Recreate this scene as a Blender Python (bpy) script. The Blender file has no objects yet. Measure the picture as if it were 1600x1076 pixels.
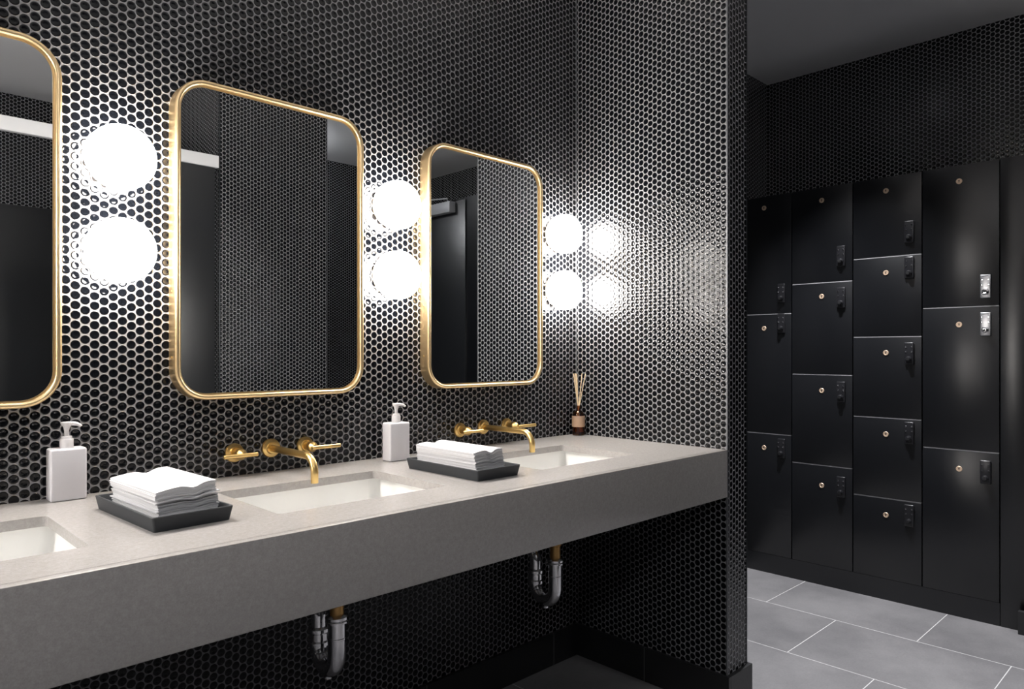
import bpy, bmesh, math, random
from mathutils import Vector, Matrix
random.seed(7)
R = math.radians
sc = bpy.context.scene
COL = sc.collection

# ------------------------------------------------------------ camera, world, exposure
F_PX = 1118.56
cd = bpy.data.cameras.new('camera'); cam = bpy.data.objects.new('camera', cd); COL.objects.link(cam)
cd.sensor_fit = 'HORIZONTAL'; cd.sensor_width = 36.0; cd.lens = 36.0 * F_PX / 1600
cd.shift_y = (548.47 - 538) / 1600
cam.location = (0, -1.8336, 1.1833)
cam.rotation_euler = (R(90), 0, R(45.6406 - 90))
cd.clip_start = 0.02
sc.camera = cam
w = bpy.data.worlds.new('world'); sc.world = w; w.use_nodes = True
w.node_tree.nodes['Background'].inputs[0].default_value = (0.0, 0.0, 0.0, 1)
w.node_tree.nodes['Background'].inputs[1].default_value = 0.0
sc.view_settings.view_transform = 'Standard'
sc.view_settings.look = 'None'
sc.view_settings.gamma = 1
sc.view_settings.use_curve_mapping = False
sc.view_settings.exposure = 0.0
GLOBE_E = 74.0        # emission of the lit wall globes
SPOT_W = 190.0         # ceiling downlights

# ------------------------------------------------------------ materials
def newmat(name, color=(.5, .5, .5), rough=.5, metal=0.0, spec=.5, coat=0.0, aniso=0.0):
    m = bpy.data.materials.new(name); m.use_nodes = True
    b = m.node_tree.nodes['Principled BSDF']
    b.inputs['Base Color'].default_value = (*color, 1)
    b.inputs['Roughness'].default_value = rough
    b.inputs['Metallic'].default_value = metal
    b.inputs['Specular IOR Level'].default_value = spec
    b.inputs['Coat Weight'].default_value = coat
    return m
def N(nt, t, **kw):
    n = nt.nodes.new(t)
    for k, v in kw.items(): setattr(n, k, v)
    return n
def M_(nt, op, a, b=None, c=None, clamp=False):
    n = nt.nodes.new('ShaderNodeMath'); n.operation = op; n.use_clamp = clamp
    for i, v in enumerate((a, b, c)):
        if v is None: continue
        if isinstance(v, (int, float)): n.inputs[i].default_value = v
        else: nt.links.new(v, n.inputs[i])
    return n.outputs[0]
def noise(nt, scale, detail=4, rough=.6, vec=None):
    n = N(nt, 'ShaderNodeTexNoise'); n.inputs['Scale'].default_value = scale
    n.inputs['Detail'].default_value = detail; n.inputs['Roughness'].default_value = rough
    if vec is not None: nt.links.new(vec, n.inputs['Vector'])
    return n.outputs['Fac']
def ramp(nt, fac, pts, interp='LINEAR'):
    r = N(nt, 'ShaderNodeValToRGB'); cr = r.color_ramp; cr.interpolation = interp
    while len(cr.elements) < len(pts): cr.elements.new(0.5)
    for e, (p, c) in zip(cr.elements, pts):
        e.position = p; e.color = (c, c, c, 1) if isinstance(c, (int, float)) else (*c, 1)
    nt.links.new(fac, r.inputs[0]); return r.outputs[0]
def bump(nt, height, bsdf, dist=1.0, strength=1.0):
    b = N(nt, 'ShaderNodeBump'); b.inputs['Distance'].default_value = dist; b.inputs['Strength'].default_value = strength
    nt.links.new(height, b.inputs['Height']); nt.links.new(b.outputs[0], bsdf.inputs['Normal'])

PITCH = 0.0222
def tile_material():
    m = newmat('black penny tile', spec=.36); nt = m.node_tree; bs = nt.nodes['Principled BSDF']
    tc = N(nt, 'ShaderNodeTexCoord'); sp = N(nt, 'ShaderNodeSeparateXYZ'); nt.links.new(tc.outputs['Object'], sp.inputs[0])
    ge = N(nt, 'ShaderNodeNewGeometry'); sn = N(nt, 'ShaderNodeSeparateXYZ'); nt.links.new(ge.outputs['True Normal'], sn.inputs[0])
    isx = M_(nt, 'GREATER_THAN', M_(nt, 'ABSOLUTE', sn.outputs[0]), .5)
    a = M_(nt, 'ADD', M_(nt, 'MULTIPLY', sp.outputs[1], isx),
           M_(nt, 'MULTIPLY', sp.outputs[0], M_(nt, 'SUBTRACT', 1.0, isx)))
    b = sp.outputs[2]
    # slight hand-set wobble of the sheets
    wob = M_(nt, 'MULTIPLY', M_(nt, 'SUBTRACT', noise(nt, 7, 2, .5, tc.outputs['Object']), .5), .0035)
    a = M_(nt, 'ADD', a, wob)
    A = PITCH * math.sqrt(3) / 2; B = PITCH / 2
    da = M_(nt, 'PINGPONG', a, A); db = M_(nt, 'PINGPONG', b, B)
    d1 = M_(nt, 'SQRT', M_(nt, 'ADD', M_(nt, 'MULTIPLY', da, da), M_(nt, 'MULTIPLY', db, db)))
    da2 = M_(nt, 'SUBTRACT', A, da); db2 = M_(nt, 'SUBTRACT', B, db)
    d2 = M_(nt, 'SQRT', M_(nt, 'ADD', M_(nt, 'MULTIPLY', da2, da2), M_(nt, 'MULTIPLY', db2, db2)))
    d = M_(nt, 'MINIMUM', d1, d2)
    r = M_(nt, 'DIVIDE', d, PITCH * .446)          # 1 at the tile's rim
    mask = M_(nt, 'MULTIPLY', M_(nt, 'SUBTRACT', 1.03, r), 14.0, clamp=True)
    h = ramp(nt, M_(nt, 'MULTIPLY', r, .8), [(0, .42), (.2, .48), (.36, .72), (.50, .96), (.60, 1.0), (.70, .90), (.78, .55), (.83, .12), (.90, .05)], 'B_SPLINE')
    und = M_(nt, 'MULTIPLY', noise(nt, 26, 1, .5, tc.outputs['Object']), .7)
    hh = M_(nt, 'MULTIPLY', M_(nt, 'ADD', h, M_(nt, 'MULTIPLY', und, mask)), .00135)
    gr = noise(nt, 260, 3, .6, tc.outputs['Object'])
    gcol = ramp(nt, gr, [(.3, (.205, .205, .212)), (.7, (.30, .30, .308))])
    mix = N(nt, 'ShaderNodeMix', data_type='RGBA'); nt.links.new(mask, mix.inputs[0])
    nt.links.new(gcol, mix.inputs[6]); mix.inputs[7].default_value = (.003, .0036, .005, 1)
    nt.links.new(mix.outputs[2], bs.inputs['Base Color'])
    nt.links.new(M_(nt, 'SUBTRACT', .75, M_(nt, 'MULTIPLY', mask, .66)), bs.inputs['Roughness'])
    bump(nt, hh, bs, 1.0, 1.0)
    return m
def quartz():
    m = newmat('grey quartz', rough=.24, spec=.5); nt = m.node_tree; bs = nt.nodes['Principled BSDF']
    tc = N(nt, 'ShaderNodeTexCoord')
    n1 = noise(nt, 130, 4, .7, tc.outputs['Object']); n2 = noise(nt, 420, 2, .6, tc.outputs['Object'])
    c = ramp(nt, M_(nt, 'ADD', M_(nt, 'MULTIPLY', n1, .6), M_(nt, 'MULTIPLY', n2, .4)), [(.36, (.34, .322, .308)), (.52, (.385, .367, .352)), (.66, (.43, .412, .397))])
    nt.links.new(c, bs.inputs['Base Color']); return m
def slate(name, lo, hi, rough, sx, sy, ox, oy, groutc, stagger=True):
    m = newmat(name, rough=rough); nt = m.node_tree; bs = nt.nodes['Principled BSDF']
    tc = N(nt, 'ShaderNodeTexCoord'); sp = N(nt, 'ShaderNodeSeparateXYZ'); nt.links.new(tc.outputs['Object'], sp.inputs[0])
    x = M_(nt, 'DIVIDE', M_(nt, 'SUBTRACT', sp.outputs[0], ox), sx)       # row index along x
    row = M_(nt, 'FLOOR', x)
    odd = M_(nt, 'PINGPONG', row, 1.0)
    y = M_(nt, 'ADD', M_(nt, 'DIVIDE', M_(nt, 'SUBTRACT', sp.outputs[1], oy), sy), M_(nt, 'MULTIPLY', odd, .5 if stagger else 0))
    gx = M_(nt, 'MULTIPLY', M_(nt, 'PINGPONG', x, .5), sx); gy = M_(nt, 'MULTIPLY', M_(nt, 'PINGPONG', y, .5), sy)
    gmin = M_(nt, 'MINIMUM', gx, gy)
    g = M_(nt, 'LESS_THAN', gmin, .0017)
    n1 = noise(nt, 2.6, 8, .65, tc.outputs['Object']); n2 = noise(nt, 120, 3, .6, tc.outputs['Object'])
    c = ramp(nt, M_(nt, 'ADD', M_(nt, 'MULTIPLY', n1, .8), M_(nt, 'MULTIPLY', n2, .2)), [(.35, lo), (.65, hi)])
    wn = N(nt, 'ShaderNodeTexWhiteNoise', noise_dimensions='2D'); cv = N(nt, 'ShaderNodeCombineXYZ')
    nt.links.new(row, cv.inputs[0]); nt.links.new(M_(nt, 'FLOOR', y), cv.inputs[1]); nt.links.new(cv.outputs[0], wn.inputs['Vector'])
    vm = N(nt, 'ShaderNodeMix', data_type='RGBA', blend_type='MULTIPLY'); vm.inputs[0].default_value = 1
    vv = M_(nt, 'ADD', .9, M_(nt, 'MULTIPLY', wn.outputs['Value'], .18)); cc = N(nt, 'ShaderNodeCombineColor')
    for i in range(3): nt.links.new(vv, cc.inputs[i])
    nt.links.new(c, vm.inputs[6]); nt.links.new(cc.outputs[0], vm.inputs[7])
    mix = N(nt, 'ShaderNodeMix', data_type='RGBA'); nt.links.new(g, mix.inputs[0])
    nt.links.new(vm.outputs[2], mix.inputs[6]); mix.inputs[7].default_value = (*groutc, 1)
    nt.links.new(mix.outputs[2], bs.inputs['Base Color'])
    bump(nt, M_(nt, 'SUBTRACT', M_(nt, 'MULTIPLY', n2, .0004), M_(nt, 'MULTIPLY', g, .001)), bs)
    return m
def brass(name, color, rough):
    m = newmat(name, color, rough, 1.0); nt = m.node_tree; bs = nt.nodes['Principled BSDF']
    tc = N(nt, 'ShaderNodeTexCoord'); mp = N(nt, 'ShaderNodeMapping'); mp.inputs['Scale'].default_value = (1, 1, 6)
    nt.links.new(tc.outputs['Object'], mp.inputs[0])
    n = noise(nt, 60, 4, .6, mp.outputs[0])
    nt.links.new(M_(nt, 'ADD', rough - .05, M_(nt, 'MULTIPLY', n, .1)), bs.inputs['Roughness'])
    return m
def emis(name, color, strength):
    m = bpy.data.materials.new(name); m.use_nodes = True; nt = m.node_tree; nt.nodes.clear()
    e = N(nt, 'ShaderNodeEmission'); e.inputs[0].default_value = (*color, 1); e.inputs[1].default_value = strength
    o = N(nt, 'ShaderNodeOutputMaterial'); nt.links.new(e.outputs[0], o.inputs[0]); return m
def satin_black(name='black laminate', col=(.0028, .0032, .0045), rough=.32, spec=.72):
    m = newmat(name, col, rough, spec=spec); nt = m.node_tree; bs = nt.nodes['Principled BSDF']
    tc = N(nt, 'ShaderNodeTexCoord'); n = noise(nt, 900, 2, .5, tc.outputs['Object'])
    bump(nt, M_(nt, 'MULTIPLY', n, .00004), bs); return m
def glass(name, color, rough=0.0, ior=1.45):
    m = newmat(name, color, rough); m.node_tree.nodes['Principled BSDF'].inputs['Transmission Weight'].default_value = 1.0
    m.node_tree.nodes['Principled BSDF'].inputs['IOR'].default_value = ior; return m
def paint():
    m = newmat('ceiling paint', (.74, .74, .755), .8); nt = m.node_tree; bs = nt.nodes['Principled BSDF']
    tc = N(nt, 'ShaderNodeTexCoord'); bump(nt, M_(nt, 'MULTIPLY', noise(nt, 300, 3, .5, tc.outputs['Object']), .0002), bs); return m
def label_paper():
    m = newmat('kraft label', (.50, .33, .22), .8); nt = m.node_tree; bs = nt.nodes['Principled BSDF']
    tc = N(nt, 'ShaderNodeTexCoord'); sp = N(nt, 'ShaderNodeSeparateXYZ'); nt.links.new(tc.outputs['Object'], sp.inputs[0])
    st = M_(nt, 'GREATER_THAN', M_(nt, 'PINGPONG', sp.outputs[2], .0026), .0021)
    n = M_(nt, 'GREATER_THAN', noise(nt, 700, 1, .5, tc.outputs['Object']), .5)
    k = M_(nt, 'MULTIPLY', M_(nt, 'MULTIPLY', st, n), .55)
    mix = N(nt, 'ShaderNodeMix', data_type='RGBA'); nt.links.new(k, mix.inputs[0])
    mix.inputs[6].default_value = (.50, .33, .22, 1); mix.inputs[7].default_value = (.20, .12, .08, 1)
    nt.links.new(mix.outputs[2], bs.inputs['Base Color']); return m
def paper():
    m = newmat('white paper', (.70, .70, .715), .9, spec=.2); nt = m.node_tree; bs = nt.nodes['Principled BSDF']
    tc = N(nt, 'ShaderNodeTexCoord'); bump(nt, M_(nt, 'MULTIPLY', noise(nt, 500, 3, .6, tc.outputs['Object']), .0003), bs); return m

MT = dict(
    tile=tile_material(), quartz=quartz(),
    floor=slate('slate floor tile', (.12, .117, .122), (.20, .194, .198), .5, .480, .645, 3.222, -.255, (.55, .54, .54)),
    base=slate('dark slate skirting', (.010, .010, .011), (.019, .019, .020), .42, .60, .60, .20, -.33, (.12, .12, .12), False),
    paint=paint(), black=satin_black(), blackdoor=satin_black('black satin door', (.008, .009, .011), .36, 1.0),
    shelf=newmat('grey shelf edge', (.35, .35, .36), .5),
    brass=brass('brushed brass', (.86, .60, .24), .30), gold=brass('satin gold frame', (.90, .68, .38), .38),
    pipebrass=brass('dull brass pipe', (.70, .42, .16), .38),
    chrome=newmat('chrome', (.82, .82, .84), .06, 1.0), steel=newmat('brushed steel', (.60, .60, .62), .34, 1.0), padblack=newmat('black-toned keypad', (.012, .012, .014), .3), alu=newmat('satin aluminium', (.42, .43, .45), .5, .3),
    darkmetal=newmat('dark rubber', (.02, .02, .02), .5), mirror=newmat('mirror silver', (.90, .92, .92), .0, 1.0),
    trim=newmat('metal edge trim', (.16, .165, .175), .5, .6), trimdark=newmat('dark metal edge trim', (.05, .055, .06), .35, .8),
    ceramic=newmat('white ceramic', (.86, .86, .84), .08, coat=.5),
    plastic=newmat('white bottle plastic', (.80, .79, .82), .38), pump=newmat('white pump plastic', (.85, .83, .83), .32),
    tray=newmat('charcoal tray', (.021, .025, .030), .55), paper=paper(), label=label_paper(),
    amber=glass('amber glass', (.52, .20, .045)), liquid=glass('fragrance oil', (.75, .42, .18), 0, 1.38),
    reed=newmat('pale reed', (.88, .72, .48), .7), keylock=newmat('bronze key lock', (.62, .46, .33), .4, .45),
    hole=newmat('black slot', (.004, .004, .004), .6), globe=emis('lit opal glass', (1, .945, .90), GLOBE_E),
    led=emis('downlight lens', (.98, .98, 1), 25), white=newmat('white enamel', (.8, .8, .8), .45),
    lampbase=newmat('lamp base ceramic', (.75, .66, .60), .4), rail=newmat('pale aluminium rail', (.82, .82, .83), .55, .0),
)

# ------------------------------------------------------------ mesh helpers
def obj(name, bm, mat, parent=None, smooth=True, angle=35):
    me = bpy.data.meshes.new(name)
    bmesh.ops.recalc_face_normals(bm, faces=bm.faces)
    bm.to_mesh(me); bm.free()
    me.materials.append(mat)
    if smooth:
        me.shade_smooth()
        try: me.set_sharp_from_angle(angle=R(angle))
        except Exception: pass
    o = bpy.data.objects.new(name, me); COL.objects.link(o)
    if parent is not None: o.parent = parent
    return o
def thing(name, label, cat, loc=(0, 0, 0), rz=0, group=None):
    o = bpy.data.objects.new(name, None); COL.objects.link(o); o.empty_display_size = .05
    o.location = loc; o.rotation_euler = (0, 0, rz)
    return tag(o, label, cat, group)
def tag(o, label, cat, group=None):
    o['label'] = label; o['category'] = cat
    if group: o['group'] = group
    return o
def struct(name, bm, m, parent=None):
    o = obj(name, bm, m, parent, smooth=False)
    if parent is None: o['kind'] = 'structure'
    return o
def copytree(o, parent=None):
    c = o.copy(); COL.objects.link(c)
    if parent is not None: c.parent = parent
    for ch in list(o.children): copytree(ch, c)
    return c
def box(bm, x0, x1, y0, y1, z0, z1, bev=0, seg=2):
    vs = [bm.verts.new((x, y, z)) for x in (x0, x1) for y in (y0, y1) for z in (z0, z1)]
    fs = [(0, 1, 3, 2), (4, 6, 7, 5), (0, 4, 5, 1), (2, 3, 7, 6), (0, 2, 6, 4), (1, 5, 7, 3)]
    faces = [bm.faces.new([vs[i] for i in f]) for f in fs]
    if bev:
        es = list({e for f in faces for e in f.edges})
        bmesh.ops.bevel(bm, geom=es, offset=bev, segments=seg, affect='EDGES', profile=.5)
    return bm
def boxes(*bs, bev=0, seg=2):
    bm = bmesh.new()
    for b in bs: box(bm, *b, bev=bev, seg=seg)
    return bm
def frame_of(d):
    d = Vector(d).normalized(); up = Vector((0, 0, 1)) if abs(d.z) < .95 else Vector((1, 0, 0))
    s = d.cross(up).normalized(); return s, s.cross(d).normalized()
def lathe(bm, prof, origin=(0, 0, 0), axis=(0, 0, 1), seg=32, cap=True):
    """prof: list of (radius, distance along the axis)"""
    o = Vector(origin); ax = Vector(axis).normalized(); s, u = frame_of(ax); rings = []
    for r, h in prof:
        c = o + ax * h
        if r < 1e-6: rings.append([bm.verts.new(c)])
        else: rings.append([bm.verts.new(c + (s * math.cos(t) + u * math.sin(t)) * r) for t in [2 * math.pi * i / seg for i in range(seg)]])
    for a, b in zip(rings, rings[1:]):
        for i in range(seg):
            j = (i + 1) % seg
            if len(a) == 1 and len(b) == 1: continue
            if len(a) == 1: bm.faces.new((a[0], b[j], b[i]))
            elif len(b) == 1: bm.faces.new((a[i], a[j], b[0]))
            else: bm.faces.new((a[i], a[j], b[j], b[i]))
    if cap:
        for rr in (rings[0], rings[-1]):
            if len(rr) > 1: bm.faces.new(rr)
    return bm
def tube(bm, pts, rad, seg=20):
    pts = [Vector(p) for p in pts]; n = len(pts); rings = []; prev = None
    for i, p in enumerate(pts):
        d = (pts[min(i + 1, n - 1)] - pts[max(i - 1, 0)]).normalized()
        if prev is None: s, u = frame_of(d)
        else:
            s = (prev - d * prev.dot(d)).normalized(); u = s.cross(d)
        prev = s; r = rad[i] if isinstance(rad, (list, tuple)) else rad
        rings.append([bm.verts.new(p + (s * math.cos(t) + u * math.sin(t)) * r) for t in [2 * math.pi * k / seg for k in range(seg)]])
    for a, b in zip(rings, rings[1:]):
        for i in range(seg):
            j = (i + 1) % seg; bm.faces.new((a[i], a[j], b[j], b[i]))
    bm.faces.new(rings[0]); bm.faces.new(rings[-1]); return bm
def arc(c, r, a0, a1, n, plane='yz', x=0):
    out = []
    for i in range(n + 1):
        a = R(a0 + (a1 - a0) * i / n); out.append((x, c[0] + r * math.cos(a), c[1] + r * math.sin(a)))
    return out
def rrect(w, h, r, n=10):
    """rounded rectangle outline, centred, returns (px, pz, nx, nz)"""
    out = []
    for cx, cz, a0 in ((w/2-r, h/2-r, 0), (-w/2+r, h/2-r, 90), (-w/2+r, -h/2+r, 180), (w/2-r, -h/2+r, 270)):
        for i in range(n + 1):
            a = R(a0 + 90 * i / n); out.append((cx + r*math.cos(a), cz + r*math.sin(a), math.cos(a), math.sin(a)))
    return out

# ------------------------------------------------------------ room shell
XB, XBT, YB = 2.147, 2.278, -.648
ZC = 2.742; XL = 3.6546; XT = 4.006; YL = .12; YF = -3.46; X0 = -3.30
struct('floor', boxes((X0 - .1, XT + .1, YF - .1, YL + .1, -.1, 0)), MT['floor'])
struct('ceiling', boxes((X0 - .1, XT + .1, YF - .1, YL + .1, ZC, ZC + .1)), MT['paint'])
struct('wall_back', boxes((X0 - .1, XBT, 0, .12, 0, ZC)), MT['tile'])
struct('wall_divider', boxes((XB, XBT, YB, -.0005, 0, ZC)), MT['tile'])
struct('wall_side', boxes((XBT - .01, XT + .1, YL, YL + .1, 0, ZC)), MT['tile'])
struct('wall_right', boxes((XT, XT + .1, YF - .1, YL, 0, ZC)), MT['tile'])
struct('wall_front', boxes((X0 - .1, XT, YF - .1, YF, 0, ZC)), MT['tile'])
struct('wall_left', boxes((X0 - .1, X0, YF, 0, 0, ZC)), MT['tile'])
struct('wall_pier', boxes((1.55, 2.19, YF, -2.045, 0, ZC)), MT['tile'])
struct('wall_locker_end', boxes((3.63, XT, YF, -1.196, 0, 2.38)), MT['black'])
# edge trims
struct('trim_1', boxes((XB - .0015, XB + .006, YB - .0015, YB + .003, .12, ZC)), MT['trim'])
struct('trim_2', boxes((XBT - .004, XBT + .0015, YB - .0015, YB + .004, .12, ZC)), MT['trimdark'])
struct('trim_3', boxes((XB - .004, XB, -.004, 0, .86, ZC)), MT['trim'])
struct('trim_4', boxes((1.5485, 1.554, -2.049, -2.0435, .12, ZC), (2.186, 2.1915, -2.049, -2.0435, .12, ZC)), MT['trimdark'])
# skirtings
T = .014
struct('baseboard_back', boxes((X0, XB - T, -T, 0, 0, .12), bev=.001), MT['base'])
struct('baseboard_divider', boxes((XB - T, XB, YB - T, 0, 0, .12), (XB, XBT + T, YB - T, YB, 0, .12), (XBT, XBT + T, YB, YL, 0, .12), bev=.001), MT['base'])
struct('baseboard_pier', boxes((1.55 - T, 2.19 + T, -2.045, -2.045 + T, 0, .12), bev=.001), MT['base'])
struct('baseboard_end', boxes((3.606, 3.63, -2.42, -1.172, 0, .097), bev=.001), MT['base'])

# ------------------------------------------------------------ countertop with three openings
ZT, ZTH, ZBOT = .86, .02, .7044
XC0 = -3.05
SX = [.116, .876, 1.637]                     # sink centres
SW, SY0, SY1 = .214, -.495, -.187            # half width, front and back edge of each opening
ct = thing('countertop', 'long grey quartz vanity countertop with a deep mitred front edge', 'countertop', (0, 0, 0))
def slab_bm():
    bm = bmesh.new()
    r = .012; n = 4
    # build as strips around each opening: boolean-free grid in x
    def ring(cx, z):
        pts = []
        for (qx, qy, a0) in ((cx+SW-r, SY1-r, 0), (cx-SW+r, SY1-r, 90), (cx-SW+r, SY0+r, 180), (cx+SW-r, SY0+r, 270)):
            for i in range(n+1):
                a = R(a0 + 90*i/n); pts.append((qx + r*math.cos(a), qy + r*math.sin(a), z))
        return pts
    cells = [XC0, -.264, .496, 1.256, XB - .0005]
    cells = [XC0, (SX[0]-.38), (SX[0]+SX[1])/2, (SX[1]+SX[2])/2, XB - .0005]
    yb, yf = -.0005, YB + .0198
    for z, flip in ((ZT, False), (ZT - ZTH, True)):
        # left plain cell
        v = [bm.verts.new((x, y, z)) for x, y in ((cells[0], yf), (cells[1], yf), (cells[1], yb), (cells[0], yb))]; bm.faces.new(v)
        for k in range(3):
            x0, x1 = cells[k+1], cells[k+2]; rg = [bm.verts.new(p) for p in ring(SX[k], z)]
            cor = [bm.verts.new((x1, yb, z)), bm.verts.new((x0, yb, z)), bm.verts.new((x0, yf, z)), bm.verts.new((x1, yf, z))]
            m = n + 1
            for q in range(4):
                seg = rg[q*m:(q+1)*m]
                for i in range(n): bm.faces.new((cor[q], seg[i], seg[i+1]))
                bm.faces.new((cor[q], seg[-1], rg[((q+1)*m) % (4*m)], cor[(q+1) % 4]))
    for k in range(3):
        a = [bm.verts.new(p) for p in ring(SX[k], ZT)]; b = [bm.verts.new(p) for p in ring(SX[k], ZT - ZTH)]
        for i in range(len(a)):
            j = (i+1) % len(a); bm.faces.new((a[i], b[i], b[j], a[j]))
    for (p, q) in (((cells[0], yf), (cells[-1], yf)), ((cells[0], yb), (cells[-1], yb)), ((cells[0], yf), (cells[0], yb)), ((cells[-1], yf), (cells[-1], yb))):
        bm.faces.new([bm.verts.new((p[0], p[1], ZT)), bm.verts.new((q[0], q[1], ZT)), bm.verts.new((q[0], q[1], ZT-ZTH)), bm.verts.new((p[0], p[1], ZT-ZTH))])
    bmesh.ops.remove_doubles(bm, verts=bm.verts, dist=1e-5)
    return bm
obj('slab', slab_bm(), MT['quartz'], ct, smooth=False)
obj('apron', boxes((XC0, XB - .0005, YB - .0012, YB + .02, ZBOT, ZT), bev=.0014, seg=3), MT['quartz'], ct)

def sink(cx, label):
    t = thing('sink', label, 'sink', (cx, (SY0+SY1)/2, .70), 0, 'undermount sinks')
    bm = bmesh.new(); zt = ZT - ZTH - .0008 - .70
    W, Hh = (SW + .014) * 2, (SY1 - SY0) + .028
    lv = [(W + .05, Hh + .05, .02, zt - .008), (W + .05, Hh + .05, .02, zt), (W, Hh, .022, zt), (W - .004, Hh - .004, .022, zt - .03), (W - .02, Hh - .02, .03, zt - .10),
          (W - .05, Hh - .05, .045, zt - .128), (W - .12, Hh - .12, .04, zt - .134), (.06, .06, .029, zt - .138)]
    rings = [[bm.verts.new((p[0], p[1], z)) for p in rrect(w_, h_, r_, 6)] for w_, h_, r_, z in lv]
    for a, b in zip(rings, rings[1:]):
        for i in range(len(a)):
            j = (i+1) % len(a); bm.faces.new((a[i], a[j], b[j], b[i]))
    bm.faces.new(rings[-1])
    obj('basin', bm, MT['ceramic'], t, angle=60)
    bm = bmesh.new(); lathe(bm, [(.029, 0), (.029, .003), (.026, .0045), (.018, .003), (.0, .003)], (0, 0, zt - .1385))
    obj('drain', bm, MT['chrome'], t)
    return t
sink(SX[0], 'white undermount sink at the left end, cut off by the frame')
sink(SX[1], 'white undermount sink below the middle mirror')
sink(SX[2], 'white undermount sink nearest the tiled corner')

# ------------------------------------------------------------ P-traps under the sinks
def ptrap(cx, label, zt=.557):
    t = thing('drain_trap', label, 'sink trap', (cx, -.34, 0), 0, 'sink traps')
    bm = bmesh.new(); tube(bm, [(0, 0, .70), (0, 0, zt - .02)], .0165); lathe(bm, [(.0175, 0), (.0195, .002), (.0195, .012), (.0175, .014)], (0, 0, zt + .045))
    obj('tailpiece', bm, MT['pipebrass'], t)
    bm = bmesh.new()
    path = [(0, 0, zt - .005), (0, 0, zt - .055)] + [(0, .042 + .042*math.cos(a), zt - .088 + .042*math.sin(a)*1.0) for a in [math.pi + math.pi*i/14 for i in range(15)]]
    path = [(0, 0, zt-.005)] + [(0, 0, zt-.05)] + path[2:] + [(0, .084, zt - .075)]
    tube(bm, path, .0215, 24); obj('bend', bm, MT['chrome'], t)
    bm = bmesh.new(); lathe(bm, [(.022, 0), (.0275, .002), (.0275, .006), (.0255, .008), (.0275, .010), (.0275, .016), (.020, .02)], (0, 0, zt - .012), seg=24); obj('slip_nut', bm, MT['chrome'], t)
    bm = bmesh.new(); lathe(bm, [(.0218, 0), (.0226, .001), (.0226, .004), (.0218, .005)], (0, 0, zt - .05)); obj('ring_joint', bm, MT['chrome'], t)
    bm = bmesh.new(); lathe(bm, [(.023, 0), (.0265, .002), (.0265, .01), (.0235, .014), (.0235, .03), (.0265, .034), (.0265, .042), (.0205, .046)], (0, .084, zt - .088), seg=24); obj('slip_nut', bm, MT['chrome'], t)
    bm = bmesh.new(); lathe(bm, [(.006, 0), (.0105, .001), (.0105, .006), (.0085, .008), (.0085, .02)], (0, .042, zt - .157), seg=12); obj('drain_plug', bm, MT['chrome'], t)
    bm = bmesh.new()
    path = [(0, .084, zt - .05)] + [(0, .084 + .04 - .04*math.cos(a), zt - .018 + .04*math.sin(a)) for a in [math.pi/2*i/8 for i in range(9)]] + [(0, .325, zt + .022)]
    tube(bm, path, .019, 20); obj('waste_arm', bm, MT['chrome'], t)
    bm = bmesh.new(); lathe(bm, [(.034, 0), (.034, .004), (.026, .012), (.0195, .014)], (0, .339, zt + .022), axis=(0, -1, 0)); obj('wall_flange', bm, MT['chrome'], t)
ptrap(.884, 'chrome drain trap with brass tailpiece under the middle sink')
ptrap(1.648, 'chrome drain trap with brass tailpiece under the sink near the corner', .535)

# ------------------------------------------------------------ faucets
def rose(bm, x, z, r=.0245):
    lathe(bm, [(r, 0), (r, .004), (r - .0015, .0065), (r - .006, .008), (.016, .0085), (.0135, .012)], (x, -.0003, z), axis=(0, -1, 0), seg=36, cap=True)
def faucet(cx, label, l1, l2, h1=-.1, h2=.1):
    t = thing('wall_faucet', label, 'faucet', (cx, 0, .923), 0, 'wall mounted faucets')
    bm = bmesh.new(); rose(bm, 0, 0, .0255); obj('spout_rose', bm, MT['brass'], t)
    bm = bmesh.new(); c = (-.196, -.041)
    path = [(0, -.004, 0), (0, -.05, 0), (0, -.11, 0), (0, -.16, 0)] + arc(c, .041, 90, 180, 14) + [(0, -.237, -.05), (0, -.237, -.056)]
    tube(bm, path, .0092, 28); lathe(bm, [(.0075, 0), (.0092, .001), (.0092, .008)], (0, -.237, -.064), seg=28)
    obj('spout', bm, MT['brass'], t)
    for (hx, (a, b), zz) in ((h1, l1, -.003), (h2, l2, -.002)):
        bm = bmesh.new(); rose(bm, hx, zz)
        lathe(bm, [(.0125, .006), (.0115, .012), (.0112, .030), (.0112, .032)], (hx, 0, zz), axis=(0, -1, 0), seg=32)
        h = obj('handle', bm, MT['brass'], t)
        bm = bmesh.new()
        lathe(bm, [(.0118, .032), (.0135, .033), (.0142, .036), (.0142, .046), (.0125, .050), (.008, .056), (.006, .060), (0, .062)], (hx, 0, zz), axis=(0, -1, 0), seg=32)
        obj('handle_hub', bm, MT['brass'], h)
        bm = bmesh.new()
        lathe(bm, [(.0042, 0), (.0055, .0012), (.0055, b - a - .0012), (.0042, b - a)], (hx + a, -.0605, zz - .001), axis=(1, 0, 0), seg=20)
        obj('lever', bm, MT['brass'], h)
    return t
faucet(.883, 'brushed brass wall faucet over the middle sink', (-.051, .037), (-.010, .077))
faucet(1.652, 'brushed brass wall faucet over the sink near the corner', (-.035, .052), (.002, .088), -.105, .112)

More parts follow.
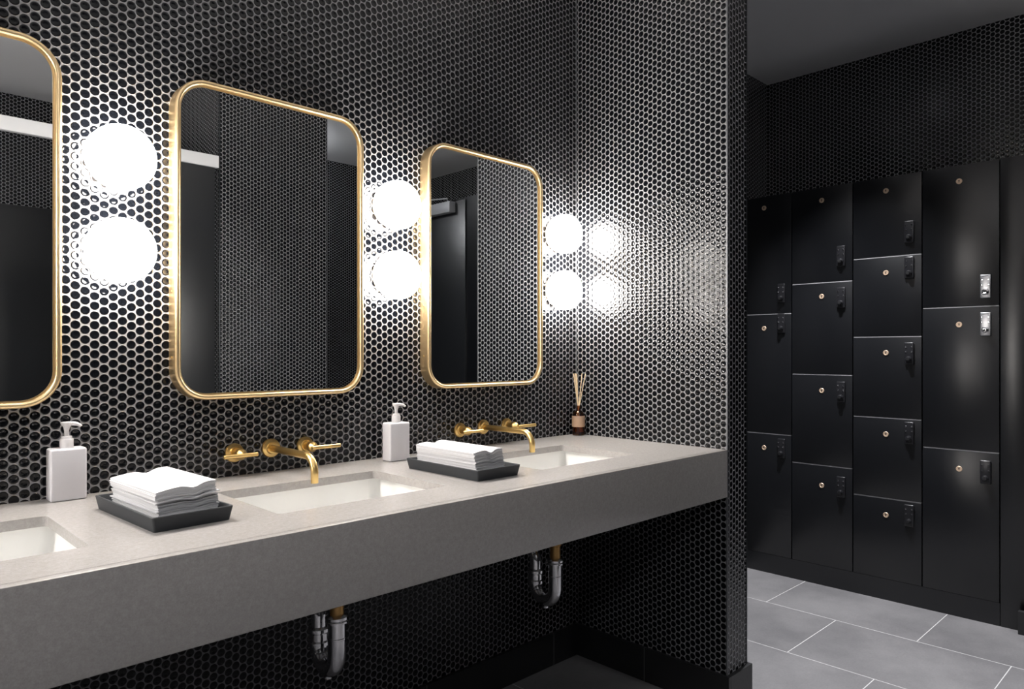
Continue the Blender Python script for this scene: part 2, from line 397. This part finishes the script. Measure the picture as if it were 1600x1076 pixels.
# ------------------------------------------------------------ mirrors
def mirror(cx, label):
    Wd, Ht, rr = .527, .790, .078; zc = 1.4575
    t = thing('mirror', label, 'mirror', (cx, 0, zc - Ht/2), 0, 'gold framed mirrors')
    zo = Ht / 2
    prof = [(0, 0), (0, -.036)] + [(-.0065 + .0065*math.cos(a), -.037 - .0075*math.sin(a)) for a in [math.pi*i/10 for i in range(11)]] + [(-.013, -.0335), (-.0165, -.0335), (-.0165, 0)]
    bm = bmesh.new(); out = rrect(Wd, Ht, rr, 12); rings = []
    for px, pz, nx, nz in out:
        rings.append([bm.verts.new((px + nx*o, y, zo + pz + nz*o)) for o, y in prof])
    for i in range(len(rings)):
        a, b = rings[i], rings[(i+1) % len(rings)]
        for k in range(len(prof)):
            k2 = (k+1) % len(prof); bm.faces.new((a[k], b[k], b[k2], a[k2]))
    obj('frame', bm, MT['gold'], t, angle=50)
    bm = bmesh.new(); f = [bm.verts.new((px, -.0325, zo + pz)) for px, pz, _, _ in rrect(Wd - .028, Ht - .028, rr - .014, 12)]
    b_ = [bm.verts.new((v.co.x, -.027, v.co.z)) for v in f]
    bm.faces.new(f); bm.faces.new(b_)
    for i in range(len(f)):
        j = (i+1) % len(f); bm.faces.new((f[i], f[j], b_[j], b_[i]))
    obj('glass', bm, MT['mirror'], t, smooth=False)
    for zz in (.105, .265, .60):
        bm = bmesh.new(); lathe(bm, [(.0028, 0), (.0028, .0006), (.0018, .0012), (0, .0012)], (-Wd/2, -.018, zz), axis=(-1, 0, 0), seg=12); obj('screw', bm, MT['brass'], t)
    return t
mirror(.125, 'gold framed rounded mirror at the far left, cut off by the frame')
mirror(.886, 'gold framed rounded mirror in the middle, above the towel tray and faucet')
mirror(1.6475, 'gold framed rounded mirror nearest the tiled corner')

# ------------------------------------------------------------ wall globes
def globe(x, z, label):
    t = thing('wall_lamp', label, 'wall lamp', (x, 0, z), 0, 'opal wall globes')
    bm = bmesh.new(); lathe(bm, [(.050, 0), (.058, .001), (.061, .004), (.061, .012), (.058, .016)], (0, 0, 0), axis=(0, -1, 0), seg=40); obj('lamp_base', bm, MT['lampbase'], t)
    prof = [(0, .014), (.055, .014)]; n = 9
    Rr, y0, y1 = .0725, .014, .092; cr = .036
    prof = [(.050, y0)] + [(Rr - cr*.6 + cr*.6*math.cos(a), y0 + cr*.6 + cr*.6*math.sin(a)) for a in [-math.pi/2 + math.pi/2*i/6 for i in range(7)]]
    prof += [(Rr - cr + cr*math.cos(a), y1 - cr + cr*math.sin(a)) for a in [math.pi/2*i/8 for i in range(9)]] + [(.018, y1 + .002), (0, y1 + .0025)]
    bm = bmesh.new(); lathe(bm, prof, (0, 0, 0), axis=(0, -1, 0), seg=40); obj('shade', bm, MT['globe'], t, angle=80)
    return t
GX = [-.258, .503, 1.264, 2.025]
GL = [('upper lit globe beyond the left end of the frame', 'lower lit globe beyond the left end of the frame'),
      ('upper lit opal globe between the left and middle mirrors', 'lower lit opal globe between the left and middle mirrors'),
      ('upper lit opal globe between the middle and corner mirrors', 'lower lit opal globe between the middle and corner mirrors'),
      ('upper lit opal globe beside the tiled corner', 'lower lit opal globe beside the tiled corner')]
for x, (a, b) in zip(GX, GL):
    globe(x, 1.624, a); globe(x, 1.413, b)
for x in (-1.019, -1.780, -2.541):
    for z in (1.624, 1.413): globe(x, z, 'lit opal globe farther along the vanity wall, past the left edge of the frame')

# ------------------------------------------------------------ soap bottles
def soap(x, y, rz, label, nozz):
    t = thing('soap_dispenser', label, 'soap dispenser', (x, y, ZT), rz, 'white pump soap bottles')
    bm = boxes((-.0345, .0345, -.0225, .0225, 0, .1125), bev=.0045, seg=4); obj('bottle', bm, MT['plastic'], t)
    bm = bmesh.new(); lathe(bm, [(.0125, .112), (.0132, .113), (.0132, .131), (.0125, .1325), (.0105, .133), (.0105, .1365), (.0098, .138), (.004, .1385)], seg=28); obj('collar', bm, MT['pump'], t)
    bm = bmesh.new(); lathe(bm, [(.0045, .137), (.0048, .150), (.0065, .158), (.0105, .1635), (.0115, .166), (.011, .1685), (0, .1695)], seg=24)
    dx, dy = math.cos(nozz), math.sin(nozz)
    tube(bm, [(0, 0, .1645), (dx*.012, dy*.012, .1650), (dx*.020, dy*.020, .1635), (dx*.026, dy*.026, .1600), (dx*.0275, dy*.0275, .1580)], [.0052, .0046, .0040, .0032, .0028], 14)
    obj('pump_head', bm, MT['pump'], t)
soap(.398, -.034, R(0), 'white rectangular soap bottle standing at the left, between the left and middle mirrors', R(-20))
soap(1.241, -.072, R(-2), 'white rectangular soap bottle behind the right towel tray', R(-20))

# ------------------------------------------------------------ trays and paper towels
def tray(x, y, rz, label):
    t = tag(None_tray(x, y, rz), label, 'tray', 'charcoal trays'); return t
def None_tray(x, y, rz):
    bm = bmesh.new(); W, L = .150, .300; lv = [(W - .011, L - .011, 0), (W - .010, L - .010, .0), (W - .001, L - .001, .024), (W, L, .0265), (W - .002, L - .002, .0278), (W - .009, L - .009, .0275), (W - .012, L - .012, .025), (W - .026, L - .026, .006), (W - .03, L - .03, .005)]
    rings = [[bm.verts.new((p[0], p[1], z)) for p in rrect(w_, l_, .005, 3)] for w_, l_, z in lv]
    for a, b in zip(rings, rings[1:]):
        for i in range(len(a)):
            j = (i+1) % len(a); bm.faces.new((a[i], a[j], b[j], b[i]))
    bm.faces.new(rings[0]); bm.faces.new(rings[-1])
    o = obj('tray', bm, MT['tray'], None, angle=40); o.location = (x, y, ZT + .0003); o.rotation_euler = (0, 0, rz); return o
def towel_bm(W, L, t, valley, vx, rnd, overhang=0, tilt=0):
    bm = bmesh.new(); nx, ny = 18, 5; top = []; bot = []
    ph = rnd.uniform(-1, 1)
    for i in range(nx + 1):
        u = i / nx; x = (u - .5) * W
        for j in range(ny + 1):
            v = j / ny; y = (v - .5) * L
            z = -valley * math.exp(-((u - vx) / .13) ** 2) * (.35 + .65*abs(2*v-1)) - valley*.35*max(0, (abs(u-.5)*2)**3)*1.0
            z += tilt * (u - .5)
            z += .0002 * math.sin(u*9 + ph*3) 
            ex = overhang * (1 if j == 0 else 0)
            top.append(bm.verts.new((x, y - ex, z + t/2))); bot.append(bm.verts.new((x, y - ex, z - t/2)))
    k = lambda i, j: i*(ny+1) + j
    for i in range(nx):
        for j in range(ny):
            bm.faces.new((top[k(i,j)], top[k(i+1,j)], top[k(i+1,j+1)], top[k(i,j+1)]))
            bm.faces.new((bot[k(i,j)], bot[k(i,j+1)], bot[k(i+1,j+1)], bot[k(i+1,j)]))
    def side(l):
        for a, b in zip(l, l[1:]): bm.faces.new((top[a], bot[a], bot[b], top[b]))
    side([k(i,0) for i in range(nx+1)]); side([k(i,ny) for i in range(nx+1)])
    side([k(0,j) for j in range(ny+1)]); side([k(nx,j) for j in range(ny+1)])
    return bm
def stack(x, y, rz, W, L, n, hgt, where, vmax, vx, seed, splits, tilt=0):
    rnd = random.Random(seed); dz = hgt / n; z = ZT + .0062
    for i in range(n):
        f = i / (n - 1); val = vmax * f
        last = i == n - 1
        bm = towel_bm(W * (1 + rnd.uniform(-.012, .012)), L * (1 + rnd.uniform(-.01, .01)), dz * .84, val, vx, rnd, 0, tilt * f)
        o = obj('paper_towel', bm, MT['paper'], None, angle=50)
        tw = .0; jx = rnd.uniform(-.0012, .0012); jy = rnd.uniform(-.0015, .0015)
        if i in splits: jx += splits[i][0]; jy += splits[i][1]; tw = splits[i][2]
        o.location = (x + jx + .003*math.sin(f*5), y + jy, z + dz*(i + .5) + val*.0); o.rotation_euler = (0, 0, rz + rnd.uniform(-.008, .008) + tw)
        lab = ('top folded white paper towel of the stack in the %s tray' if last else 'folded white paper towel within the stack in the %s tray') % where
        tag(o, lab, 'paper towel', 'folded paper towels in the %s tray' % where)
tray(.497, -.331, R(3), 'charcoal tray holding towels between the left and middle sinks')
tray(1.250, -.362, R(0), 'charcoal tray holding towels between the middle and corner sinks')
stack(.503, -.318, R(3), .113, .235, 27, .064, 'left', .0065, .62, 1, {9: (-.004, 0, .01), 17: (0, -.006, -.03), 18: (.004, 0, .02)}, .010)
stack(1.254, -.345, R(0), .099, .245, 30, .063, 'right', .0085, .60, 2, {}, .004)

# ------------------------------------------------------------ reed diffuser
DX, DY = 2.112, -.040
t = thing('reed_diffuser', 'amber glass reed diffuser bottle with a kraft label in the counter corner', 'reed diffuser', (DX, DY, ZT + .0003))
bm = bmesh.new()
lathe(bm, [(0, 0), (.0215, 0), (.0230, .0015), (.0232, .004), (.0232, .074), (.0215, .083), (.0150, .091), (.0085, .0965), (.0078, .110), (.0088, .111), (.0088, .1135), (.0066, .1140),
           (.0060, .110), (.0068, .097), (.0135, .089), (.0195, .082), (.0212, .074), (.0212, .006), (0, .0055)], seg=36, cap=False)
obj('bottle', bm, MT['amber'], t, angle=60)
bm = bmesh.new(); lathe(bm, [(.0237, .033), (.0250, .0335), (.0250, .0745), (.0237, .075)], seg=36, cap=False); obj('label', bm, MT['label'], t, angle=60)
bm = bmesh.new(); lathe(bm, [(0, .0057), (.0208, .0062), (.0208, .040), (0, .040)], seg=32, cap=False); obj('fragrance_oil', bm, MT['liquid'], t)
ends = [(-.020, -.010, .236), (-.0175, .004, .237), (-.0105, -.008, .237), (-.006, .004, .237), (.0135, -.004, .237), (.0265, -.006, .236), (-.012, .006, .2375)]
rl = ['leftmost pale reed in the amber bottle', 'pale reed second from the left in the amber bottle', 'pale reed leaning slightly left in the amber bottle',
      'most upright pale reed in the amber bottle', 'pale reed leaning slightly right in the amber bottle', 'rightmost pale reed in the amber bottle', 'pale reed behind the left bunch in the amber bottle']
sx, sy = math.sin(R(45.64)), -math.cos(R(45.64))
for k, (a, b, h) in enumerate(ends):
    tip = Vector((a*sx + b*.6, a*sy + b*.6, h)); neck = Vector((tip.x*.12, tip.y*.12, .112)); foot = neck + (neck - tip) * .55
    foot = neck + (neck - tip) * ((.112 - .012) / (tip.z - .112)); 
    bm = bmesh.new(); tube(bm, [foot*1.0, neck, tip], .00150, 8)
    o = obj('reed', bm, MT['reed'], None); o.location = (DX, DY, ZT + .0003); tag(o, rl[k], 'reed', 'reeds in the diffuser')

# ------------------------------------------------------------ lockers
YS = [.1195, -.1834, -.4902, -.7970, -1.0990]
SEAMS = [[2.012, 1.3785, .7408, .10], [2.012, 1.5273, 1.0622, .6035, .10], [2.012, 1.6296, 1.2495, .8635, .4805, .10], [2.012, 1.3774, .7411, .10]]
CN = ['first column from the left', 'second column from the left', 'third column from the left', 'fourth column from the left']
ORD = ['topmost', 'second from top', 'third from top', 'fourth from top', 'bottom']
KEY = [[1.951, 1.305, .666], [1.946, 1.460, .984, .5045], [1.946, 1.556, 1.1756, .7884, .4044], [1.940, 1.3015, .6594]]
PAD = [[1.488, 1.330, .672], [1.655, 1.4485, .9815, .5104], [1.7388, 1.5722, 1.1728, .8032, .4186], [1.466, 1.3016, .6575]]
def locker(c, r):
    ya, yb = YS[c], YS[c+1]; zt, zb = SEAMS[c][r], SEAMS[c][r+1]; n = len(SEAMS[c]) - 1
    word = 'bottom' if r == n - 1 else ORD[r]
    lab = 'satin black locker with black-toned keypad, %s in the %s' % (word, CN[c])
    if c == 3: lab = 'black locker with a %s-toned keypad, %s in the rightmost column' % ('bright silver' if r < 2 else 'black', word)
    g = .0015
    t = thing('locker', lab, 'locker', (XL, (ya + yb)/2, zb), 0, 'black keypad lockers')
    hw = (ya - yb)/2; H = zt - zb; th = .012
    bm = boxes((.019, .34, -hw + .0004, -hw + th, 0.0004, H - .0004), (.019, .34, hw - th, hw - .0004, 0.0004, H - .0004), (.334, .34, -hw + th, hw - th, .0004, H - .0004), (.021, .334, -hw + th, hw - th, H - th, H - .0004))
    obj('body', bm, MT['black'], t, smooth=False)
    obj('shelf', boxes((.0015, .334, -hw + .004, hw - .004, .0004, .0048)), MT['shelf'] if r < n - 1 else MT['black'], t, smooth=False)
    obj('door', boxes((0, .018, -hw + g + .001, hw - g - .001, (.0055 if r < n - 1 else .0012), H - .0008), bev=.0008, seg=2), MT['black'], t)
    # key cylinder (y toward the left of the picture is +)
    ky = [-.0324, -.339, -.642, -.946][c] - (ya + yb)/2; kz = KEY[c][r] - zb
    bm = bmesh.new(); lathe(bm, [(.0125, 0), (.0125, .002), (.0112, .0034), (.0085, .0034), (.0078, .0026), (0, .0026)], (0, ky, kz), axis=(-1, 0, 0), seg=28)
    k = obj('key_cylinder', bm, MT['keylock'], t)
    bm = boxes((-.0034, -.0024, ky - .0012, ky + .0012, kz - .006, kz + .003)); lathe(bm, [(.0028, .0024), (.0028, .0034)], (0, ky, kz + .0025), axis=(-1, 0, 0), seg=14); obj('keyhole', bm, MT['hole'], k, smooth=False)
    # keypad lock
    py = [-.1300, -.4360, -.7445, -1.0480][c] - (ya + yb)/2; pz = PAD[c][r] - zb
    bm = boxes((-.012, 0, py - .0205, py + .0205, pz - .051, pz + .051), bev=.004, seg=3); silver = c == 3 and r < 2; p = obj('keypad_lock', bm, MT['steel'] if silver else MT['padblack'], t)  # upper pads of the last column get steel, all others a dark tone
    for dz in (.030, .0075):
        for dy in (-.0125, .0125):
            bm = bmesh.new(); lathe(bm, [(.0038, .0118), (.0038, .0132), (.0030, .0142), (0, .0144)], (0, py + dy, pz + dz), axis=(-1, 0, 0), seg=14); obj('button', bm, MT['chrome'], p)
    bm = bmesh.new(); lathe(bm, [(.0135, .0118), (.0135, .018), (.0125, .020), (.0105, .0205), (.0095, .0275), (.0085, .0295), (0, .030)], (0, py, pz - .026), axis=(-1, 0, 0), seg=28)
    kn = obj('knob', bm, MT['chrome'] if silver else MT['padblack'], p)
    bm = bmesh.new(); lathe(bm, [(.0045, .0294), (.0045, .0306)], (0, py, pz - .026), axis=(-1, 0, 0), seg=16); obj('knob_core', bm, MT['hole'], p)
    bm = boxes((-.0124, -.0118, py - .011, py + .011, pz + .0425, pz + .0445)); obj('indicator_strip', bm, MT['hole'], p, smooth=False)
for c in range(4):
    for r in range(len(SEAMS[c]) - 1): locker(c, r)
o = obj('locker_plinth', boxes((XL + .0005, XT - .01, -1.099, .1195, 0, .0995)), MT['black'], None, smooth=False); tag(o, 'low black plinth the lockers stand on', 'plinth')
o = obj('filler_panel', boxes((XL, XL + .3, -1.1945, -1.1015, 0.0, 2.012), bev=.001), MT['black'], None); tag(o, 'tall plain black filler panel right of the lockers', 'panel')

# ------------------------------------------------------------ what the mirrors show: entry door with closer, cubicles
dr = thing('door_1', 'black flush door beyond the lockers, seen in the mirror', 'door', (3.63, -2.9, 0)); dr['kind'] = 'structure'
del dr['label']; del dr['category']
obj('door_leaf', boxes((-.012, -.001, -.45, .45, .01, 2.36), bev=.001), MT['blackdoor'], dr)
bm = boxes((-.075, -.013, -.02, .335, 2.272, 2.357), bev=.004); obj('door_closer', bm, MT['alu'], dr)
bm = bmesh.new(); tube(bm, [(-.05, .28, 2.36), (-.05, .28, 2.385), (-.16, -.02, 2.390)], .006, 10); tube(bm, [(-.16, -.02, 2.39), (-.03, -.22, 2.375)], .006, 10); obj('closer_arm', bm, MT['alu'], dr)
o = obj('head_rail', boxes((X0 + .001, 1.5485, -2.075, -2.045, 2.158, 2.222), bev=.002), MT['rail'], None); tag(o, 'pale horizontal head rail above the cubicle doors, seen in the mirrors', 'rail')
o = obj('cubicle_panel', boxes((1.00, 1.53, -2.072, -2.052, .10, 2.156), bev=.001), MT['blackdoor'], None); tag(o, 'black cubicle panel under the pale head rail, seen in the middle mirror', 'panel')
o = obj('wall_panel', boxes((X0 + .001, 1.549, YF + .001, YF + .02, .0, 2.07), bev=.001), MT['blackdoor'], None); tag(o, 'dark smooth panelling low on the rear wall, seen in the left mirror', 'panel')

# ------------------------------------------------------------ recessed ceiling downlights
def downlight(x, y, label, power, ang=84, col=(.97, .975, 1)):
    t = thing('downlight', label, 'ceiling light', (x, y, ZC), 0, 'recessed ceiling downlights')
    bm = bmesh.new(); lathe(bm, [(.040, -.0005), (.055, -.0005), (.055, -.004), (.052, -.006), (.040, -.003)], seg=32, cap=False); obj('trim_ring', bm, MT['white'], t)
    bm = bmesh.new(); lathe(bm, [(0, -.001), (.040, -.001)], seg=32, cap=False); obj('lens', bm, MT['led'], t)
    ld = bpy.data.lights.new('downlight_lamp', 'SPOT'); ld.energy = power; ld.spot_size = R(ang); ld.spot_blend = .8; ld.shadow_soft_size = .035; ld.color = col
    lo = bpy.data.objects.new('downlight_lamp', ld); COL.objects.link(lo); lo.parent = t; lo.location = (0, 0, -.012)
downlight(3.02, -.50, 'ceiling downlight in front of the lockers', SPOT_W * 2.3, 80)
downlight(1.23, -1.50, 'ceiling downlight in front of the corner sink', SPOT_W * .09)
downlight(-.10, -1.50, 'ceiling downlight in front of the left sink', SPOT_W * .22)
downlight(3.05, -2.10, 'ceiling downlight before the black door', SPOT_W * .5)
downlight(.20, -2.80, 'ceiling downlight inside the cubicle row', SPOT_W * .7)

def fill_drum(x, y, label, k=1.0):  # unseen drums added to brighten the ceilings that the mirrors show
    t = thing('fill_drum', label, 'added fill light', (x, y, ZC), 0, 'added ceiling fill lights')
    bm = bmesh.new(); lathe(bm, [(.10 * k, -.0005), (.12 * k, -.0005), (.12 * k, -.014), (.10 * k, -.016)], seg=32); obj('lamp_base', bm, MT['white'], t)
    bm = bmesh.new(); lathe(bm, [(a * k, b) for a, b in ((.13, -.017), (.145, -.022), (.15, -.035), (.15, -.085), (.14, -.10), (.11, -.108), (0, -.110))], seg=32); obj('shade', bm, MT['drum'], t, angle=80)
MT['drum'] = emis('added fill drum', (.97, .975, 1), 46)
fill_drum(-.60, -2.75, 'added unseen fill drum on the ceiling over the cubicle row', 1.1)
fill_drum(2.36, -3.10, 'added unseen fill drum on the ceiling behind the tiled pier', .72)
